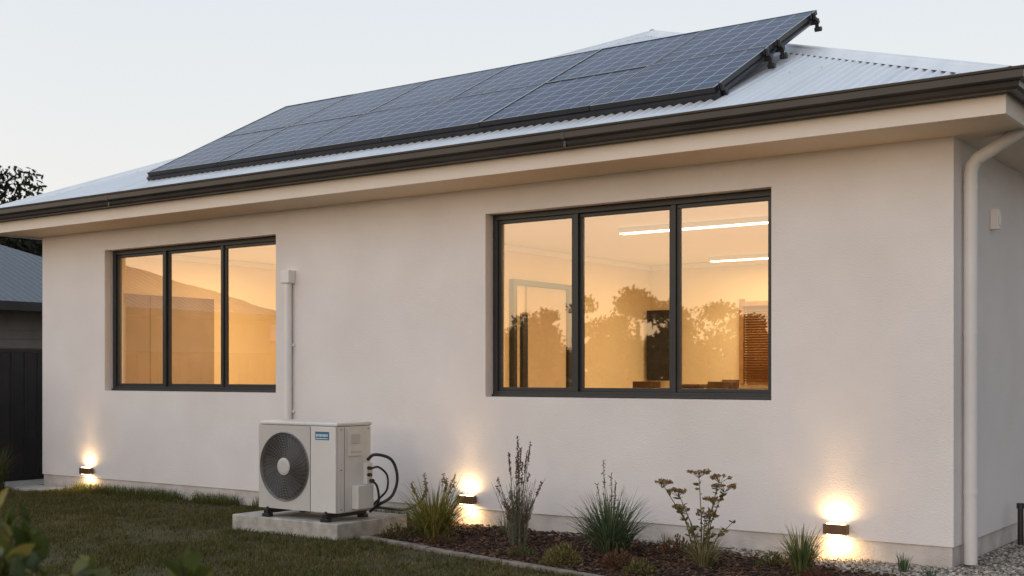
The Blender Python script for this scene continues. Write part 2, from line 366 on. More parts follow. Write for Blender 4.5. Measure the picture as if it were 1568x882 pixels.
# ------------------------------------------------------------------ heat pump
slab=Acc(); slab.box(-8.07,-6.83,-1.36,-.50,-.05,.13); slab.obj('concrete_slab',M_conc,bevel=.012)
hp=empty('air_conditioner_outdoor_unit')
bx0,bx1,by0,by1,bz0,bz1=-7.80,-6.90,-1.28,-.88,.20,.935
A=Acc(); A.box(bx0,bx1,by0,by1,bz0,bz1-.03); A.obj('casing',M_pump,hp,bevel=.012)
A=Acc(); A.box(bx0-.006,bx1+.006,by0-.012,by1+.006,bz1-.028,bz1); A.obj('lid',M_pump,hp,bevel=.01)
fcx,fcz,fr=-7.49,.56,.280
A=Acc(); n=64; xa,xb,za,zb=bx0+.002,-7.19,bz0+.004,bz1-.032; yf=by0-.022
def sq(t):
    c,s_=math.cos(t),math.sin(t)
    kx=((xb-fcx) if c>0 else (fcx-xa))/max(abs(c),1e-6); kz=((zb-fcz) if s_>0 else (fcz-za))/max(abs(s_),1e-6); k=min(kx,kz)
    return fcx+c*k,fcz+s_*k
vs=[];fs=[]
ang=sorted([2*math.pi*i/n for i in range(n)]+[math.atan2(z-fcz,x-fcx)%(2*math.pi) for x in(xa,xb) for z in(za,zb)])
n=len(ang)
for t in ang:
    ox,oz=sq(t); ix,iz=fcx+fr*math.cos(t),fcz+fr*math.sin(t)
    vs+=[(ox,yf,oz),(ix,yf,iz),(ox,by0-.001,oz),(ix,by0-.001,iz)]
for i in range(n):
    j=(i+1)%n
    fs+=[(4*i,4*j,4*j+1,4*i+1),(4*i,4*i+2,4*j+2,4*j),(4*i+1,4*j+1,4*j+3,4*i+3)]
A.add(vs,fs); A.obj('fan_shroud',M_pump2,hp)
A=Acc(); A.box(-7.186,bx1-.002,yf,by0-.001,bz0+.004,bz1-.032); A.obj('front_panel',M_pump,hp,bevel=.004)
A=Acc(); A.tube([(fcx,by0-.003,fcz),(fcx,by0-.0015,fcz)],fr,n=48); A.obj('fan_hole_shade_disc',M_black,hp)  # black disc on the closed casing; shade of the fan opening as colour
A=Acc()
for k in range(3):
    a0=2*math.pi*k/3+.4; vs=[]
    for i in range(8):
        t=i/7; r=.05+.2*t
        for w_ in(0,1):
            a=a0+t*.35+w_*(.9-.2*t); vs.append((fcx+r*math.cos(a),by0-.006-.008*w_,fcz+r*math.sin(a)))
    A.add(vs,[(2*i,2*i+1,2*i+3,2*i+2) for i in range(7)])
A.obj('fan_blades',mat('fan_blade',(.06,.06,.062),.45,c2=(.07,.07,.072),nscale=5),hp)
A=Acc()
yw=yf-.006
for i in range(17):
    r=.075+i*(.284-.075)/16
    pts=[(fcx+r*math.cos(2*math.pi*k/48),yw,fcz+r*math.sin(2*math.pi*k/48)) for k in range(49)]
    A.tube(pts,.0024 if i<16 else .006,n=4,cap=False)
for k in range(40):
    a=2*math.pi*k/40; pts=[]
    for i in range(6):
        r=.06+(.284-.06)*i/5; pts.append((fcx+r*math.cos(a+.35*i/5),yw+.003,fcz+r*math.sin(a+.35*i/5)))
    A.tube(pts,.0020,n=4,cap=False)
A.obj('fan_grille',M_grille,hp)
A=Acc(); A.tube([(fcx,yw+.004,fcz),(fcx,yw-.006,fcz),(fcx,yw-.011,fcz)],[.074,.072,.05],n=40); A.obj('grille_hub',M_pump2,hp,smooth=False)
A=Acc(); A.box(-7.13,-6.975,yf-.002,yf,.795,.862); A.obj('label',mat('blue_label',(.03,.16,.28),.4,c2=(.035,.18,.31),nscale=10),hp)
A=Acc()
for i in range(9): 
    x=-7.118+i*.015; A.box(x,x+.009,yf-.0035,yf-.002,.823 if i%3 else .82,.842)
A.box(-7.12,-6.985,yf-.0035,yf-.002,.804,.809)
A.obj('label_marks',M_white,hp)
A=Acc(); A.box(bx1,bx1+.012,-1.16,-1.0,.66,.865); A.box(bx1+.012,bx1+.016,-1.13,-1.03,.76,.84,mi=1); A.box(bx1+.012,bx1+.016,-1.14,-1.02,.69,.70,mi=1)
A.obj('service_hatch',[M_pump,M_pump2],hp,bevel=.003)
A=Acc(); A.box(bx1,bx1+.075,-1.12,-.93,.225,.42); A.box(bx1,bx1+.05,-.985,-.915,.42,.60); A.obj('valve_cover',M_pump,hp,bevel=.008)
A=Acc()
for z in(.50,.555): A.tube([(bx1+.03,-.97,z),(bx1+.08,-.97,z)],.015,n=8)
A.tube([(bx1+.075,-.97,.45),(bx1+.105,-.97,.45)],.018,n=8)
for (y_,z_) in((-1.24,.23),(-1.24,.88),(-.92,.88),(-1.24,.55)): A.tube([(bx1,y_,z_),(bx1+.003,y_,z_)],.005,n=8)
A.box(bx1+.0002,bx1+.0015,-1.205,-1.202,bz0+.01,bz1-.035)
A.box(-7.1875,-7.1845,yf-.001,yf+.004,bz0+.006,bz1-.034)
A.obj('valves',M_dark,hp)
A=Acc()
def arc(p,n=24):
    out=[]; P=[Vector(q) for q in p]
    P=[2*P[0]-P[1]]+P+[2*P[-1]-P[-2]]
    for i in range(1,len(P)-2):
        for k in range(8):
            t=k/8; a,b_,c,d=P[i-1],P[i],P[i+1],P[i+2]
            out.append(.5*((2*b_)+(-a+c)*t+(2*a-5*b_+4*c-d)*t*t+(-a+3*b_-3*c+d)*t**3))
    out.append(P[-2]); return out
A.tube(arc([(bx1+.02,-.95,.62),(bx1+.08,-.92,.665),(bx1+.17,-.82,.62),(bx1+.20,-.78,.47),(bx1+.16,-.80,.32),(bx1+.06,-.86,.24),(bx1-.04,-.85,.18)]),.013,n=10)
A.tube(arc([(bx1+.06,-.95,.55),(bx1+.10,-.90,.56),(bx1+.14,-.84,.49),(bx1+.12,-.82,.37),(bx1+.05,-.84,.29),(bx1-.03,-.84,.22)]),.009,n=10)
A.tube(arc([(bx1+.10,-.97,.45),(bx1+.12,-.94,.40),(bx1+.10,-.9,.28),(bx1+.03,-.9,.2)]),.010,n=10)
A.tube(arc([(bx1+.03,-.85,.22),(bx1+.05,-.5,.17),(bx1-.1,-.12,.2),(bx1-.12,-.02,.30)]),.012,n=10)
A.obj('refrigerant_hoses',M_rubber,hp,smooth=True)
A=Acc()
for x in(bx0+.09,bx1-.13):
    A.box(x,x+.05,by0-.05,by1+.03,.16,.197); A.box(x-.015,x+.065,by0-.055,by0-.0,.131,.16); A.box(x-.015,x+.065,by1-.02,by1+.035,.131,.16)
    A.tube([(x+.025,by0-.03,.19),(x+.025,by0-.03,.215)],.012,n=8)
A.obj('mounting_feet',M_dark,hp,bevel=.004)
# ------------------------------------------------------------------ ground
def bedY(X): return -1.17-.22*(X+6.75)
G=mat('lawn_soil',(.030,.034,.012),.95,c2=(.07,.058,.022),nscale=2.2,bump=.8,bscale=60)
A=Acc(); A.add([(-300,-300,0),(300,-300,0),(300,300,0),(-300,300,0)],[(0,1,2,3)]); A.obj('ground',G)
M_mul=mat('mulch_soil',(.025,.013,.008),.95,c2=(.06,.03,.018),nscale=30,bump=1,bscale=90,bdist=.03)
A=Acc(); A.add([(-6.75,bedY(-6.75),.006),(1.0,bedY(1.0),.006),(1.0,.05,.006),(-6.75,.05,.006)],[(0,1,2,3)]); A.obj('mulch_bed',M_mul)
M_gr=mat('gravel_base',(.16,.14,.12),.95,c2=(.36,.33,.29),nscale=70,bump=1,bscale=110,bdist=.03)
def gyf(x): return -.14-.13*max(0,(x+4.8))-.20*max(0,x+3.5)+.03*math.sin(x*9)
A=Acc()
xs=[-5.6+i*.2 for i in range(45)]
for i in range(len(xs)-1):
    a,b_=xs[i],xs[i+1]; A.add([(a,gyf(a),.011),(b_,gyf(b_),.011),(b_,.05 if b_<=-2.5 else 9,.011),(a,.05 if b_<=-2.5 else 9,.011)],[(0,1,2,3)])
A.obj('gravel_path',M_gr)
A=Acc()
x=-6.78
while x<.8:
    x2=x+.90; zz=random.uniform(.022,.032)
    A.add([(x,bedY(x)-.035,-.02),(x2-.006,bedY(x2)-.035,-.02),(x2-.006,bedY(x2)+.035,-.02),(x,bedY(x)+.035,-.02),(x,bedY(x)-.035,zz),(x2-.006,bedY(x2)-.035,zz),(x2-.006,bedY(x2)+.035,zz),(x,bedY(x)+.035,zz)],[(0,3,2,1),(4,5,6,7),(0,1,5,4),(1,2,6,5),(2,3,7,6),(3,0,4,7)]); x=x2
A.obj('garden_edging',mat('weathered_edging',(.12,.10,.085),.9,c2=(.26,.23,.20),nscale=12,bump=.6,bscale=80),bevel=.006)
A=Acc(); A.box(-13.6,-12.3,-.42,-.06,-.03,.03); A.box(-13.6,-12.95,-.058,9,-.03,.03); A.obj('concrete_path',M_conc,bevel=.005)
def grass_mesh(name,pts,hs,w,lean,cols,material,parent=None):
    n=len(pts); ang=rng.uniform(0,2*np.pi,n); la=rng.uniform(0,2*np.pi,n); le=rng.uniform(0,lean,n)*hs
    dx=np.cos(ang)*w/2; dy=np.sin(ang)*w/2
    V=np.zeros((n,5,3)); V[:,0,0]=pts[:,0]-dx; V[:,0,1]=pts[:,1]-dy; V[:,1,0]=pts[:,0]+dx; V[:,1,1]=pts[:,1]+dy
    mx_=pts[:,0]+np.cos(la)*le*.35; my=pts[:,1]+np.sin(la)*le*.35
    V[:,2,0]=mx_+dx*.7; V[:,2,1]=my+dy*.7; V[:,3,0]=mx_-dx*.7; V[:,3,1]=my-dy*.7; V[:,2,2]=V[:,3,2]=hs*.6
    V[:,4,0]=pts[:,0]+np.cos(la)*le; V[:,4,1]=pts[:,1]+np.sin(la)*le; V[:,4,2]=hs
    V[:,:,2]+=pts[:,2][:,None]
    me=bpy.data.meshes.new(name); base=(np.arange(n)*5)
    me.vertices.add(n*5); me.vertices.foreach_set('co',V.reshape(-1))
    loops=np.stack([base,base+1,base+2,base+3,base+3,base+2,base+4],1).reshape(-1)
    me.loops.add(n*7); me.loops.foreach_set('vertex_index',loops.astype(np.int32))
    st=np.stack([np.arange(n)*7,np.arange(n)*7+4],1).reshape(-1); me.polygons.add(n*2); me.polygons.foreach_set('loop_start',st.astype(np.int32))
    me.update(calc_edges=True); me.validate()
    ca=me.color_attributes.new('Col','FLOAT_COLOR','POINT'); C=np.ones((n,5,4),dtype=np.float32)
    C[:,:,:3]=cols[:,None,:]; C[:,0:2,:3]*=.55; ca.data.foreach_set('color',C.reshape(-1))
    me.materials.append(material); o=bpy.data.objects.new(name,me); link(o,parent); return o
n=290000
P=np.zeros((n,3)); P[:,0]=rng.uniform(-14.2,-3.0,n); P[:,1]=rng.uniform(-6.5,-.03,n)
dep=P[:,0]*-.5835+(P[:,1]+8.47)*.812; lat=P[:,0]*.812+(P[:,1]+8.47)*.5835
keep=(dep>7.3)&(lat/dep>-.5)&(lat/dep<.2)
keep&=~((P[:,0]>-8.07)&(P[:,0]<-6.8)&(P[:,1]>-1.36)&(P[:,1]<-.5))
keep&=~((P[:,0]>-6.8)&(P[:,1]>(-1.17-.22*(P[:,0]+6.75))-.035))
keep&=~((P[:,0]>-13.6)&(P[:,0]<-12.3)&(P[:,1]>-.42))
P=P[keep]; n=len(P)
patch=np.array([mnoise.noise(Vector((p[0]*1.3,p[1]*1.3,0)))*.6+.5+.4*mnoise.noise(Vector((p[0]*5,p[1]*5,3))) for p in P])
drop=rng.uniform(0,1,n)<np.clip(patch*1.4,.2,1); P=P[drop]; patch=patch[drop]; n=len(P)
hs=rng.uniform(.012,.040,n)*(0.65+.8*patch)
g=np.array([.085,.092,.020]); d=np.array([.26,.19,.07]); tmix=np.clip(rng.uniform(-.3,.95,n)*(1.3-patch),0,1)[:,None]
cols=(g*(1-tmix)+d*tmix)*rng.uniform(.55,1.35,n)[:,None]
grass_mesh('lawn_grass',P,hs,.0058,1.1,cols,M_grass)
n=5600; P=np.zeros((n,3)); P[:,0]=rng.uniform(-12.2,-7.2,n); P[:,1]=-np.abs(rng.normal(0,.10,n))-.01
kk=np.array([mnoise.noise(Vector((p[0]*2.2,5,0)))>-.25 for p in P])&~((P[:,0]>-8.07)&(P[:,1]<-.48)); P=P[kk]; n=len(P)
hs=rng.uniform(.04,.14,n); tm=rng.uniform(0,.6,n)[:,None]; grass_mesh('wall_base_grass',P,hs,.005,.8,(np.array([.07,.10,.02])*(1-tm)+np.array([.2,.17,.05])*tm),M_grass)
A=Acc()
def chip(A,x,y,z,l,w,h,col):
    m3=Matrix.Rotation(random.uniform(0,6.28),3,'Z')@Matrix.Rotation(random.uniform(-.5,.5),3,'X')@Matrix.Rotation(random.uniform(-.4,.4),3,'Y')
    vs=[Vector((x,y,z))+m3@Vector((sx*l/2*random.uniform(.7,1),sy*w/2*random.uniform(.6,1),sz*h/2)) for sz in(-1,1) for sy in(-1,1) for sx in(-1,1)]
    A.add(vs,[(0,2,3,1),(4,5,7,6),(0,1,5,4),(2,6,7,3),(0,4,6,2),(1,3,7,5)],col)
c=0
while c<9000:
    x=random.uniform(-6.7,-1.2); y=random.uniform(-2.4,-.02)
    if y<bedY(x)+.05 or (x>-4.8 and y>gyf(x)+.03): continue
    c+=1; k=random.uniform(.5,1.5); tone=random.choice([(.05,.025,.015),(.085,.038,.02),(.035,.02,.014),(.14,.075,.04)])
    chip(A,x,y,random.uniform(.008,.028),random.uniform(.015,.06),random.uniform(.008,.02),random.uniform(.004,.01),tuple(q*k for q in tone))
A.obj('mulch_chips',mat('bark_chip',(.8,.8,.8),.9,c2=(1,1,1),nscale=40,attr=True),colattr=True)
ph=(1+5**.5)/2
ico=[Vector(v).normalized() for v in[(-1,ph,0),(1,ph,0),(-1,-ph,0),(1,-ph,0),(0,-1,ph),(0,1,ph),(0,-1,-ph),(0,1,-ph),(ph,0,-1),(ph,0,1),(-ph,0,-1),(-ph,0,1)]]
icf=[(0,11,5),(0,5,1),(0,1,7),(0,7,10),(0,10,11),(1,5,9),(5,11,4),(11,10,2),(10,7,6),(7,1,8),(3,9,4),(3,4,2),(3,2,6),(3,6,8),(3,8,9),(4,9,5),(2,4,11),(6,2,10),(8,6,7),(9,8,1)]
A=Acc(); c=0
while c<12500:
    x=random.uniform(-5.6,-.9); y=random.uniform(-1.6,3.5)
    if x<-2.38 and y>-.01: continue
    if y<gyf(x)-abs(random.gauss(0,.06)): continue
    c+=1; s_=random.uniform(.006,.016); t=random.choice([(.34,.30,.26),(.42,.39,.35),(.24,.20,.17),(.5,.46,.40)]); k=random.uniform(.55,1.15)
    A.add([Vector((x,y,.014+s_*.3))+Vector((v.x*s_*random.uniform(.8,1.3),v.y*s_*random.uniform(.8,1.3),v.z*s_*.7)) for v in ico],icf,tuple(q*k for q in t))
A.obj('gravel_stones',mat('pebble',(.85,.85,.85),.85,c2=(1,1,1),nscale=60,attr=True),smooth=False,colattr=True)
# ------------------------------------------------------------------ plants
def tuft(A,x,y,n,L,spread,w,cols,droop=.5,z=.01,rad=.04,seg=6):
    for i in range(n):
        a=random.uniform(0,2*math.pi); ln=L*random.uniform(.55,1.05); sp_=spread*random.uniform(.05,1)**.8
        rr_=rad*random.random(); bx,by=x+rr_*math.cos(a),y+rr_*math.sin(a)
        col=random.choice(cols); k=random.uniform(.7,1.25); col=tuple(q*k for q in col)
        hd=Vector((math.cos(a),math.sin(a),0)); sd=Vector((-math.sin(a),math.cos(a),0))
        sd=(sd*math.cos(random.uniform(-.8,.8))+hd*math.sin(random.uniform(-.8,.8))).normalized()
        th0=sp_*.5; p=Vector((bx,by,z)); vs=[];st=ln/seg; dr=droop*random.uniform(.3,1.3)*(.3+sp_)
        for k2 in range(seg+1):
            t=k2/seg; ww=w*(1-t**1.6)*(.6+.4*min(1,t*4))*.5+.0004
            vs+= [p-sd*ww,p+sd*ww]; th=th0+sp_*.5*t+dr*t*t*1.6
            p=p+(hd*math.sin(th)+Vector((0,0,1))*math.cos(th))*st
        A.add(vs,[(2*j,2*j+1,2*j+3,2*j+2) for j in range(seg)],col)
def leaf(A,p,d,l,w,col):
    d=Vector(d).normalized(); up=Vector((random.uniform(-1,1),random.uniform(-1,1),random.uniform(-1,1)))
    s_=d.cross(up).normalized(); p=Vector(p); nrm=s_.cross(d)
    A.add([p,p+d*l*.3+s_*w*.42+nrm*w*.12,p+d*l*.65+s_*w*.42+nrm*w*.14,p+d*l,p+d*l*.65-s_*w*.42+nrm*w*.14,p+d*l*.3-s_*w*.42+nrm*w*.12],[(0,1,2,3,4,5)],col)
def rv(): 
    while 1:
        v=Vector((random.uniform(-1,1),random.uniform(-1,1),random.uniform(-1,1)))
        if .05<v.length<1: return v
gy_=[(.19,.20,.035),(.28,.26,.055),(.13,.16,.03),(.36,.28,.08)]
gb=[(.08,.13,.06),(.11,.17,.085),(.06,.10,.05),(.17,.20,.11)]
st_=[(.24,.21,.13),(.18,.17,.09),(.32,.28,.18)]
A=Acc(); tuft(A,-6.24,-.86,360,.54,1.3,.012,gy_,droop=.75,rad=.10); tuft(A,-6.24,-.86,100,.3,1.4,.009,st_,droop=.9,rad=.11)
for i in range(9):
    a=random.uniform(-.5,.5); h=random.uniform(.42,.56); x=-6.24+random.uniform(-.05,.05)
    pts=[Vector((x,-.86,.02)),Vector((x+a*.25,-.86+random.uniform(-.05,.05),h*.6)),Vector((x+a*.5,-.87,h))]
    A.tube(pts,.0025,n=4,col=(.25,.2,.09))
    for j in range(30):
        t=random.uniform(.75,1); q=pts[1].lerp(pts[2],(t-.5)*2); leaf(A,q,rv(),.024,.010,(.26,.2,.09))
A.obj('mat_rush_grass',M_leaf,colattr=True)
A=Acc(); X,Y=-5.44,-.82
for i in range(120):
    a=random.uniform(0,6.28); s_=random.uniform(.02,.25); h=random.uniform(.22,.56)
    if i<=8: h=random.uniform(.62,.86); s_=random.uniform(.02,.13)
    p0=Vector((X+.07*math.cos(a)*random.random(),Y+.07*math.sin(a)*random.random(),.01)); p2=Vector((X+s_*math.cos(a)*(h/.6),Y+s_*math.sin(a)*(h/.6),h)); p1=p0.lerp(p2,.5)+Vector((0,0,.03))-Vector((math.cos(a),math.sin(a),0))*.015
    c=random.choice([(.24,.21,.16),(.18,.19,.13),(.30,.26,.2)]); A.tube([p0,p1,p2],[.0024,.0020,.0014],n=4,col=c)
    for j in range(int(h*46)):
        t=random.uniform(.05,.78); q=p0.lerp(p1,t*2) if t<.5 else p1.lerp(p2,t*2-1); v=rv(); v.z=abs(v.z)+.5; leaf(A,q,v,random.uniform(.02,.05),.005,random.choice([(.17,.20,.13),(.22,.23,.16),(.28,.25,.18)]))
    if i<=28:
        hl=.17 if i<=8 else .06
        for j in range(int(hl*520)):
            t=random.random(); q=p2+(p1-p2).normalized()*(hl*t-.01); v=rv(); v.z+=.4; leaf(A,q,v,random.uniform(.010,.020),.010,random.choice([(.22,.12,.09),(.28,.17,.12),(.16,.09,.08)]))
A.obj('lavender_plant',M_leaf,colattr=True)
A=Acc(); tuft(A,-4.65,-.76,490,.52,1.35,.010,gb,droop=.45,rad=.10); tuft(A,-4.65,-.76,80,.38,1.35,.008,st_,droop=.8,rad=.1)
for k_,(ox,h) in enumerate([(-.05,.70),(.02,.60),(-.1,.52),(.06,.54)]):
    p0=Vector((-4.65+ox*.3,-.76,.02)); p2=Vector((-4.65+ox,-.78,h)); A.tube([p0,p2],.0026,n=4,col=(.2,.2,.12))
    for j in range(40):
        t=random.uniform(.45,1); v=rv(); v.z+=.5; leaf(A,p0.lerp(p2,t),v,random.uniform(.015,.035),.009,random.choice([(.2,.2,.12),(.3,.24,.15)]))
A.obj('flax_lily',M_leaf,colattr=True)
A=Acc(); X,Y=-3.85,-.86
rdir=Vector((.812,.5835,0))
for (ox,h) in [(-.24,.58),(-.13,.52),(-.05,.64),(.05,.45),(.13,.61),(.18,.55),(-.18,.40),(.20,.32),(.02,.36),(-.09,.30),(.08,.25)]:
    p0=Vector((X,Y,.01))+rdir*ox*.15; p2=Vector((X,Y,h))+rdir*ox+Vector((0,random.uniform(-.08,.08),0)); p1=p0.lerp(p2,.5)+rdir*(-ox*.18)+Vector((0,0,.02))
    A.tube([p0,p1,p2],[.005,.004,.0025],n=5,col=(.2,.16,.08))
    for j in range(22):
        t=random.uniform(.15,.95); q=p0.lerp(p1,t*2) if t<.5 else p1.lerp(p2,t*2-1); v=rv(); v.z=abs(v.z)*.6; leaf(A,q,v,random.uniform(.03,.06),random.uniform(.014,.026),random.choice([(.15,.17,.06),(.22,.21,.09),(.12,.15,.06)]))
    if h>.35:
        for s_ in range(14):
            e=p2+Vector((random.uniform(-.065,.065),random.uniform(-.065,.065),random.uniform(.005,.022))); A.tube([p2-Vector((0,0,.03)),e],.0014,n=3,col=(.2,.15,.08))
            for j in range(20): q_=rv()*.014; q_.z*=.5; leaf(A,e+q_,rv(),.014,.012,random.choice([(.38,.24,.14),(.28,.17,.1),(.46,.32,.2),(.2,.18,.08)]))
A.obj('yarrow_shrub',M_leaf,colattr=True)
A=Acc(); tuft(A,-3.80,-.93,240,.27,1.2,.007,[(.36,.31,.18),(.27,.24,.12),(.17,.18,.07)],droop=.8,rad=.06); A.obj('straw_grass_tuft',M_leaf,colattr=True)
A=Acc(); tuft(A,-3.17,-.77,210,.34,.85,.009,gy_+gb,droop=.5,rad=.05); A.obj('grass_tuft',M_leaf,colattr=True)
def ground_cover(name,x,y,r,h,cols,n=260):
    A=Acc()
    for i in range(n):
        v=rv(); p=Vector((x+v.x*r,y+v.y*r,.01+abs(v.z)*h*(1-.5*(v.x**2+v.y**2)))); d=Vector((v.x,v.y,.5+abs(v.z))); 
        if i%5==0: A.tube([(x+v.x*r*.4,y+v.y*r*.4,.0),p],.0015,n=3,col=(.12,.08,.04))
        c=random.choice(cols); k=random.uniform(.6,1.3); leaf(A,p,d+rv()*.6,random.uniform(.015,.035),random.uniform(.008,.016),tuple(q*k for q in c))
    A.obj(name,M_leaf,colattr=True)
ground_cover('ground_cover_plant',-4.66,-1.40,.15,.15,[(.15,.17,.05),(.26,.22,.07),(.2,.15,.06)],560)
ground_cover('ground_cover_plant',-4.24,-.50,.13,.14,[(.18,.06,.04),(.13,.1,.05),(.22,.13,.07)],380)
ground_cover('ground_cover_plant',-4.25,-1.30,.16,.12,[(.16,.04,.025),(.1,.07,.03),(.18,.1,.06)],450)
ground_cover('ground_cover_plant',-6.50,-1.0,.18,.11,[(.08,.09,.04),(.16,.13,.06)],380)
ground_cover('ground_cover_plant',-5.95,-1.1,.14,.08,[(.13,.05,.03),(.1,.09,.04)],260)
ground_cover('ground_cover_plant',-3.45,-.60,.11,.09,[(.08,.11,.04),(.18,.15,.06)],240)
ground_cover('ground_cover_plant',-3.0,-.95,.11,.08,[(.16,.05,.04),(.13,.1,.05)],240)
ground_cover('ground_cover_plant',-5.1,-1.25,.11,.08,[(.10,.12,.05),(.13,.1,.05)],240)
ground_cover('ground_cover_plant',-4.0,-1.45,.12,.10,[(.10,.12,.04),(.2,.17,.06)],260)
A=Acc(); tuft(A,-2.62,-.38,50,.15,.8,.008,gb,droop=.4,rad=.03); tuft(A,-2.40,-.50,30,.10,.9,.006,gb,droop=.4,rad=.03); A.obj('grass_tuft',M_leaf,colattr=True)
A=Acc(); tuft(A,-12.95,-.60,140,.55,.7,.014,[(.06,.08,.02),(.10,.09,.03)],droop=.5,rad=.12); A.obj('grass_tuft',M_leaf,colattr=True)
A=Acc(); tuft(A,-3.3,-.22,26,.13,.8,.005,st_,droop=.3,rad=.03); tuft(A,-4.5,-.2,30,.13,.8,.005,st_,droop=.3,rad=.05); tuft(A,-5.9,-.35,60,.18,.8,.005,st_+gb,droop=.3,rad=.10); A.obj('grass_tuft',M_leaf,colattr=True)
A=Acc()
for (cx,cy,top,rad) in [(-2.40,-7.05,1.00,.13),(-2.62,-6.80,1.03,.13),(-2.16,-6.95,.96,.07),(-2.22,-7.1,.98,.10),(-2.02,-6.80,.95,.06)]:
    for i in range(9):
        a=random.uniform(0,6.28); r_=rad*random.random(); p2=Vector((cx+r_*math.cos(a),cy+r_*math.sin(a),top-random.uniform(0,.12))); p0=Vector((cx+.2*(p2.x-cx),cy+.2*(p2.y-cy),0))
        p1=p0.lerp(p2,.6); A.tube([p0,p1,p2],[.006,.004,.002],n=5,col=(.07,.05,.03))
        for j in range(26):
            t=random.uniform(.35,1)**.7; q=p0.lerp(p2,t); v=rv(); v.z+=.4; c=random.choice([(.08,.10,.02),(.12,.13,.03),(.05,.07,.015),(.22,.18,.04)])
            leaf(A,q,v,random.uniform(.045,.075),random.uniform(.026,.042),c)
A.obj('foreground_shrub',M_leaf,colattr=True)
# ------------------------------------------------------------------ fence, neighbour, trees
A=Acc(); y=-7.0
while y<12:
    A.box(-13.74,-13.70,y,y+.145,0,1.60); A.box(-13.72,-13.69,y+.147,y+.175,0,1.60); y+=.178
A.box(-13.76,-13.685,-7,12,1.602,1.64); A.box(-13.76,-13.685,-7,12,.0,.08); A.obj('boundary_fence',mat('fence_steel',(.024,.022,.022),.5,c2=(.032,.030,.028),nscale=3))
def cottage(x0,x1,y0,y1,ze,zr,wallc,roofc):
    e=empty('neighbour_house')
    A=Acc(); A.box(x0,x1,y0,y1,-.05,ze)
    zz=.3
    while zz<ze-.1:
        for xx in(x0-.012,x1): A.add([(xx+(.012 if xx<x0 else .0),y0,zz+.14),(xx+(.012 if xx<x0 else .0),y1,zz+.14),(xx+(0 if xx<x0 else .014),y1,zz),(xx+(0 if xx<x0 else .014),y0,zz)],[(0,1,2,3)])
        for yy in(y0-.014,y1): A.add([(x0,yy+(.014 if yy<y0 else 0),zz+.14),(x1,yy+(.014 if yy<y0 else 0),zz+.14),(x1,yy+(0 if yy<y0 else .014),zz),(x0,yy+(0 if yy<y0 else .014),zz)],[(0,1,2,3)])
        zz+=.145
    A.obj('weatherboard_walls',wallc,e)
    A=Acc(); o=.4; a,b_,c,d=x0-o,x1+o,y0-o,y1+o; h=min(b_-a,d-c)/2
    if (b_-a)<(d-c): r1,r2=((a+b_)/2,c+h,zr),((a+b_)/2,d-h,zr)
    else: r1,r2=(a+h,(c+d)/2,zr),(b_-h,(c+d)/2,zr)
    vs=[(a,c,ze),(b_,c,ze),(b_,d,ze),(a,d,ze),r1,r2]
    fs=[(0,1,4),(1,2,5,4),(2,3,5),(3,0,4,5)] if (b_-a)<(d-c) else [(0,1,5,4),(1,2,5),(2,3,4,5),(3,0,4)]
    A.add(vs,fs); A.obj('roof',roofc,e)
    A=Acc(); A.box(a-.1,b_+.1,c-.1,c,ze-.12,ze+.02); A.box(a-.1,b_+.1,d,d+.1,ze-.12,ze+.02); A.box(a-.1,a,c,d,ze-.121,ze+.019); A.box(b_,b_+.1,c,d,ze-.121,ze+.019)
    A.box(a,b_,c,d,ze-.02,ze-.004); A.obj('gutters',M_gutter,e)
def ribroof(name,c,sc):
    m,nt,b=nodes(name); N=nt.nodes; L=nt.links; tc=N.new('ShaderNodeTexCoord'); w=N.new('ShaderNodeTexWave'); w.bands_direction='Y'; w.inputs['Scale'].default_value=sc
    L.new(tc.outputs['Object'],w.inputs['Vector']); bp=N.new('ShaderNodeBump'); bp.inputs['Strength'].default_value=1; bp.inputs['Distance'].default_value=.06
    L.new(w.outputs['Fac'],bp.inputs['Height']); L.new(bp.outputs[0],b.inputs['Normal']); b.inputs['Base Color'].default_value=(*c,1); b.inputs['Roughness'].default_value=.5; return m
M_wb=mat('weatherboard',(.22,.20,.19),.8,c2=(.26,.24,.22),nscale=3)
M_rr=ribroof('ribbed_roof',(.10,.125,.15),2.2)
cottage(-23.3,-17.9,-8,6.6,2.45,3.75,M_wb,M_rr)
cottage(-50,-35,-28,-20,2.6,4.3,M_wb,M_rr)
def tree(name,x,y,h,cr,n,cols,leafs=.16,crown0=.45,clumps=16,seed=1):
    random.seed(seed); A=Acc(); top=Vector((x+random.uniform(-.3,.3),y,h*.72))
    A.tube([(x,y,0),(x+.1,y,h*.35),top],[h*.035,h*.026,h*.012],n=8,mi=1,col=(1,1,1))
    cl=[]
    for i in range(clumps):
        a=random.uniform(0,6.28); rr_=cr*random.uniform(.15,.95)**.6; z=h*random.uniform(crown0,1.0); k=1-abs((z/h-.7)/.5)**2*.7
        c=Vector((x+rr_*math.cos(a)*k,y+rr_*math.sin(a)*k,z)); cl.append(c)
        s=Vector((x,y,h*random.uniform(.3,.6))); A.tube([s,s.lerp(c,.5)+Vector((0,0,.1)),c],[h*.012,h*.007,h*.003],n=5,mi=1)
    for i in range(n):
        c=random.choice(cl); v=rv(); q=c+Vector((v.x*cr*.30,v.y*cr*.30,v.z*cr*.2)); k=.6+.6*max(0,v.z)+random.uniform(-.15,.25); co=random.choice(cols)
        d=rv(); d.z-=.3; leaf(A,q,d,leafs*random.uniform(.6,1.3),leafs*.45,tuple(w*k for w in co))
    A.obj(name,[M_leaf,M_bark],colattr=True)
tc=[(.035,.045,.02),(.05,.06,.028),(.025,.03,.015)]
tree('gum_tree',-34.1,11.3,6.9,2.7,10000,tc,.19,.45,30,3)
tree('gum_tree',-38.2,15.7,5.9,2.8,8000,tc,.2,.30,26,9)
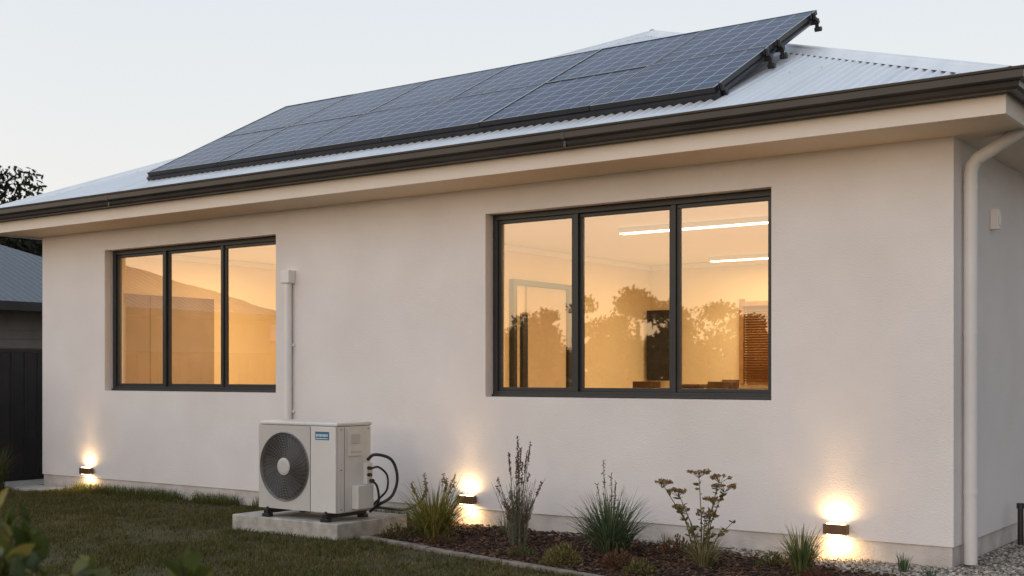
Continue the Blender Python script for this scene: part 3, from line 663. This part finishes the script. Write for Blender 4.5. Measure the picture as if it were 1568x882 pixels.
random.seed(21); A=Acc()
def blob(cx,cy,cz,rx,rz,n,ls):
    for i in range(n):
        v=rv(); co=random.choice(tc); leaf(A,(cx+v.x*rx,cy+v.y*rx,cz+v.z*rz),rv(),ls*random.uniform(.6,1.4),ls*.6,co)
x=-95
while x<10:
    hh=random.uniform(3.4,4.3); 
    if -33<x<-29: hh=5.7
    if -27<x<-24: hh=5.0
    if -40<x<-37: hh=4.9
    yy=-45+random.uniform(-3,3)
    A.tube([(x,yy,0),(x,yy,hh*.7)],[.16,.08],n=5,mi=1)
    for k in range(7): blob(x+random.uniform(-1.7,1.7),yy+random.uniform(-1,1),hh*random.uniform(.4,.92),random.uniform(.5,1.1),random.uniform(.35,.7),230,.22)
    blob(x,yy,1.6,2.2,1.7,500,.5)
    x+=random.uniform(1.2,2.0)
A.obj('distant_trees',[M_leaf,M_bark],colattr=True)
# ------------------------------------------------------------------ world
w=bpy.data.worlds.new('World'); S.world=w; w.use_nodes=True; nt=w.node_tree; N=nt.nodes; L=nt.links; N.clear()
out=N.new('ShaderNodeOutputWorld')
sky=N.new('ShaderNodeTexSky'); sky.sky_type='NISHITA'; sky.sun_disc=False; sky.sun_elevation=R(2.5)
SUNAZ=R(285)
sky.sun_rotation=R(90)-SUNAZ
bg1=N.new('ShaderNodeBackground'); L.new(sky.outputs[0],bg1.inputs[0]); bg1.inputs[1].default_value=.03
tcn=N.new('ShaderNodeTexCoord'); sep=N.new('ShaderNodeSeparateXYZ'); L.new(tcn.outputs['Generated'],sep.inputs[0])
rp=N.new('ShaderNodeValToRGB'); L.new(sep.outputs[2],rp.inputs[0]); cr=rp.color_ramp
cr.elements[0].position=0; cr.elements[0].color=(.84,.76,.69,1); cr.elements[1].position=1; cr.elements[1].color=(.52,.63,.79,1)
for p_,c_ in((.06,(.84,.79,.75)),(.16,(.81,.81,.81)),(.30,(.73,.77,.815)),(.55,(.62,.71,.83))):
    e=cr.elements.new(p_); e.color=(*c_,1)
def m2(op,a,b_):
    n=N.new('ShaderNodeMath'); n.operation=op
    for i,q in enumerate((a,b_)):
        if isinstance(q,(int,float)): n.inputs[i].default_value=q
        else: L.new(q,n.inputs[i])
    return n.outputs[0]
GA=R(245)
dotp=m2('ADD',m2('MULTIPLY',sep.outputs[0],math.cos(GA)),m2('MULTIPLY',sep.outputs[1],math.sin(GA)))
mr=N.new('ShaderNodeMapRange'); mr.interpolation_type='SMOOTHSTEP'; L.new(dotp,mr.inputs[0]); mr.inputs[1].default_value=-.2; mr.inputs[2].default_value=.95
rp2=N.new('ShaderNodeValToRGB'); L.new(sep.outputs[2],rp2.inputs[0]); cr=rp2.color_ramp
cr.elements[0].position=0; cr.elements[0].color=(1.0,.58,.28,1); cr.elements[1].position=1; cr.elements[1].color=(.52,.60,.74,1)
for p_,c_ in((.07,(1.0,.74,.46)),(.18,(1.0,.87,.73)),(.35,(.95,.90,.88)),(.6,(.74,.78,.84))):
    e=cr.elements.new(p_); e.color=(*c_,1)
mx=N.new('ShaderNodeMix'); mx.data_type='RGBA'; L.new(mr.outputs[0],mx.inputs[0]); L.new(rp.outputs[0],mx.inputs[6]); L.new(rp2.outputs[0],mx.inputs[7])
bg2=N.new('ShaderNodeBackground'); L.new(mx.outputs[2],bg2.inputs[0])
mr2=N.new('ShaderNodeMapRange'); mr2.interpolation_type='SMOOTHSTEP'; L.new(sep.outputs[0],mr2.inputs[0]); mr2.inputs[1].default_value=-.1; mr2.inputs[2].default_value=.9; mr2.inputs[3].default_value=1; mr2.inputs[4].default_value=.45
st=m2('MULTIPLY',m2('ADD',1.0,m2('MULTIPLY',mr.outputs[0],.62)),mr2.outputs[0]); L.new(st,bg2.inputs[1])
ad=N.new('ShaderNodeAddShader'); L.new(bg1.outputs[0],ad.inputs[0]); L.new(bg2.outputs[0],ad.inputs[1]); L.new(ad.outputs[0],out.inputs[0])
sl=bpy.data.lights.new('sun','SUN'); sl.energy=.28; sl.angle=R(12); sl.color=(1,.76,.58)
so=bpy.data.objects.new('sun',sl); link(so)
sd=Vector((math.cos(SUNAZ)*math.cos(R(5)),math.sin(SUNAZ)*math.cos(R(5)),math.sin(R(5)))); so.rotation_euler=sd.to_track_quat('Z','Y').to_euler()
# ------------------------------------------------------------------ camera
cd=bpy.data.cameras.new('camera'); cam=bpy.data.objects.new('camera',cd); link(cam); S.camera=cam
cam.location=(0,-8.47,1.33); cam.rotation_euler=(R(90),0,R(35.7)); cd.sensor_width=36; cd.lens=1870/1568*36; cd.shift_y=132/1568
cd.clip_end=1500; cd.clip_start=.05; cd.dof.use_dof=True; cd.dof.focus_distance=10.5; cd.dof.aperture_fstop=4
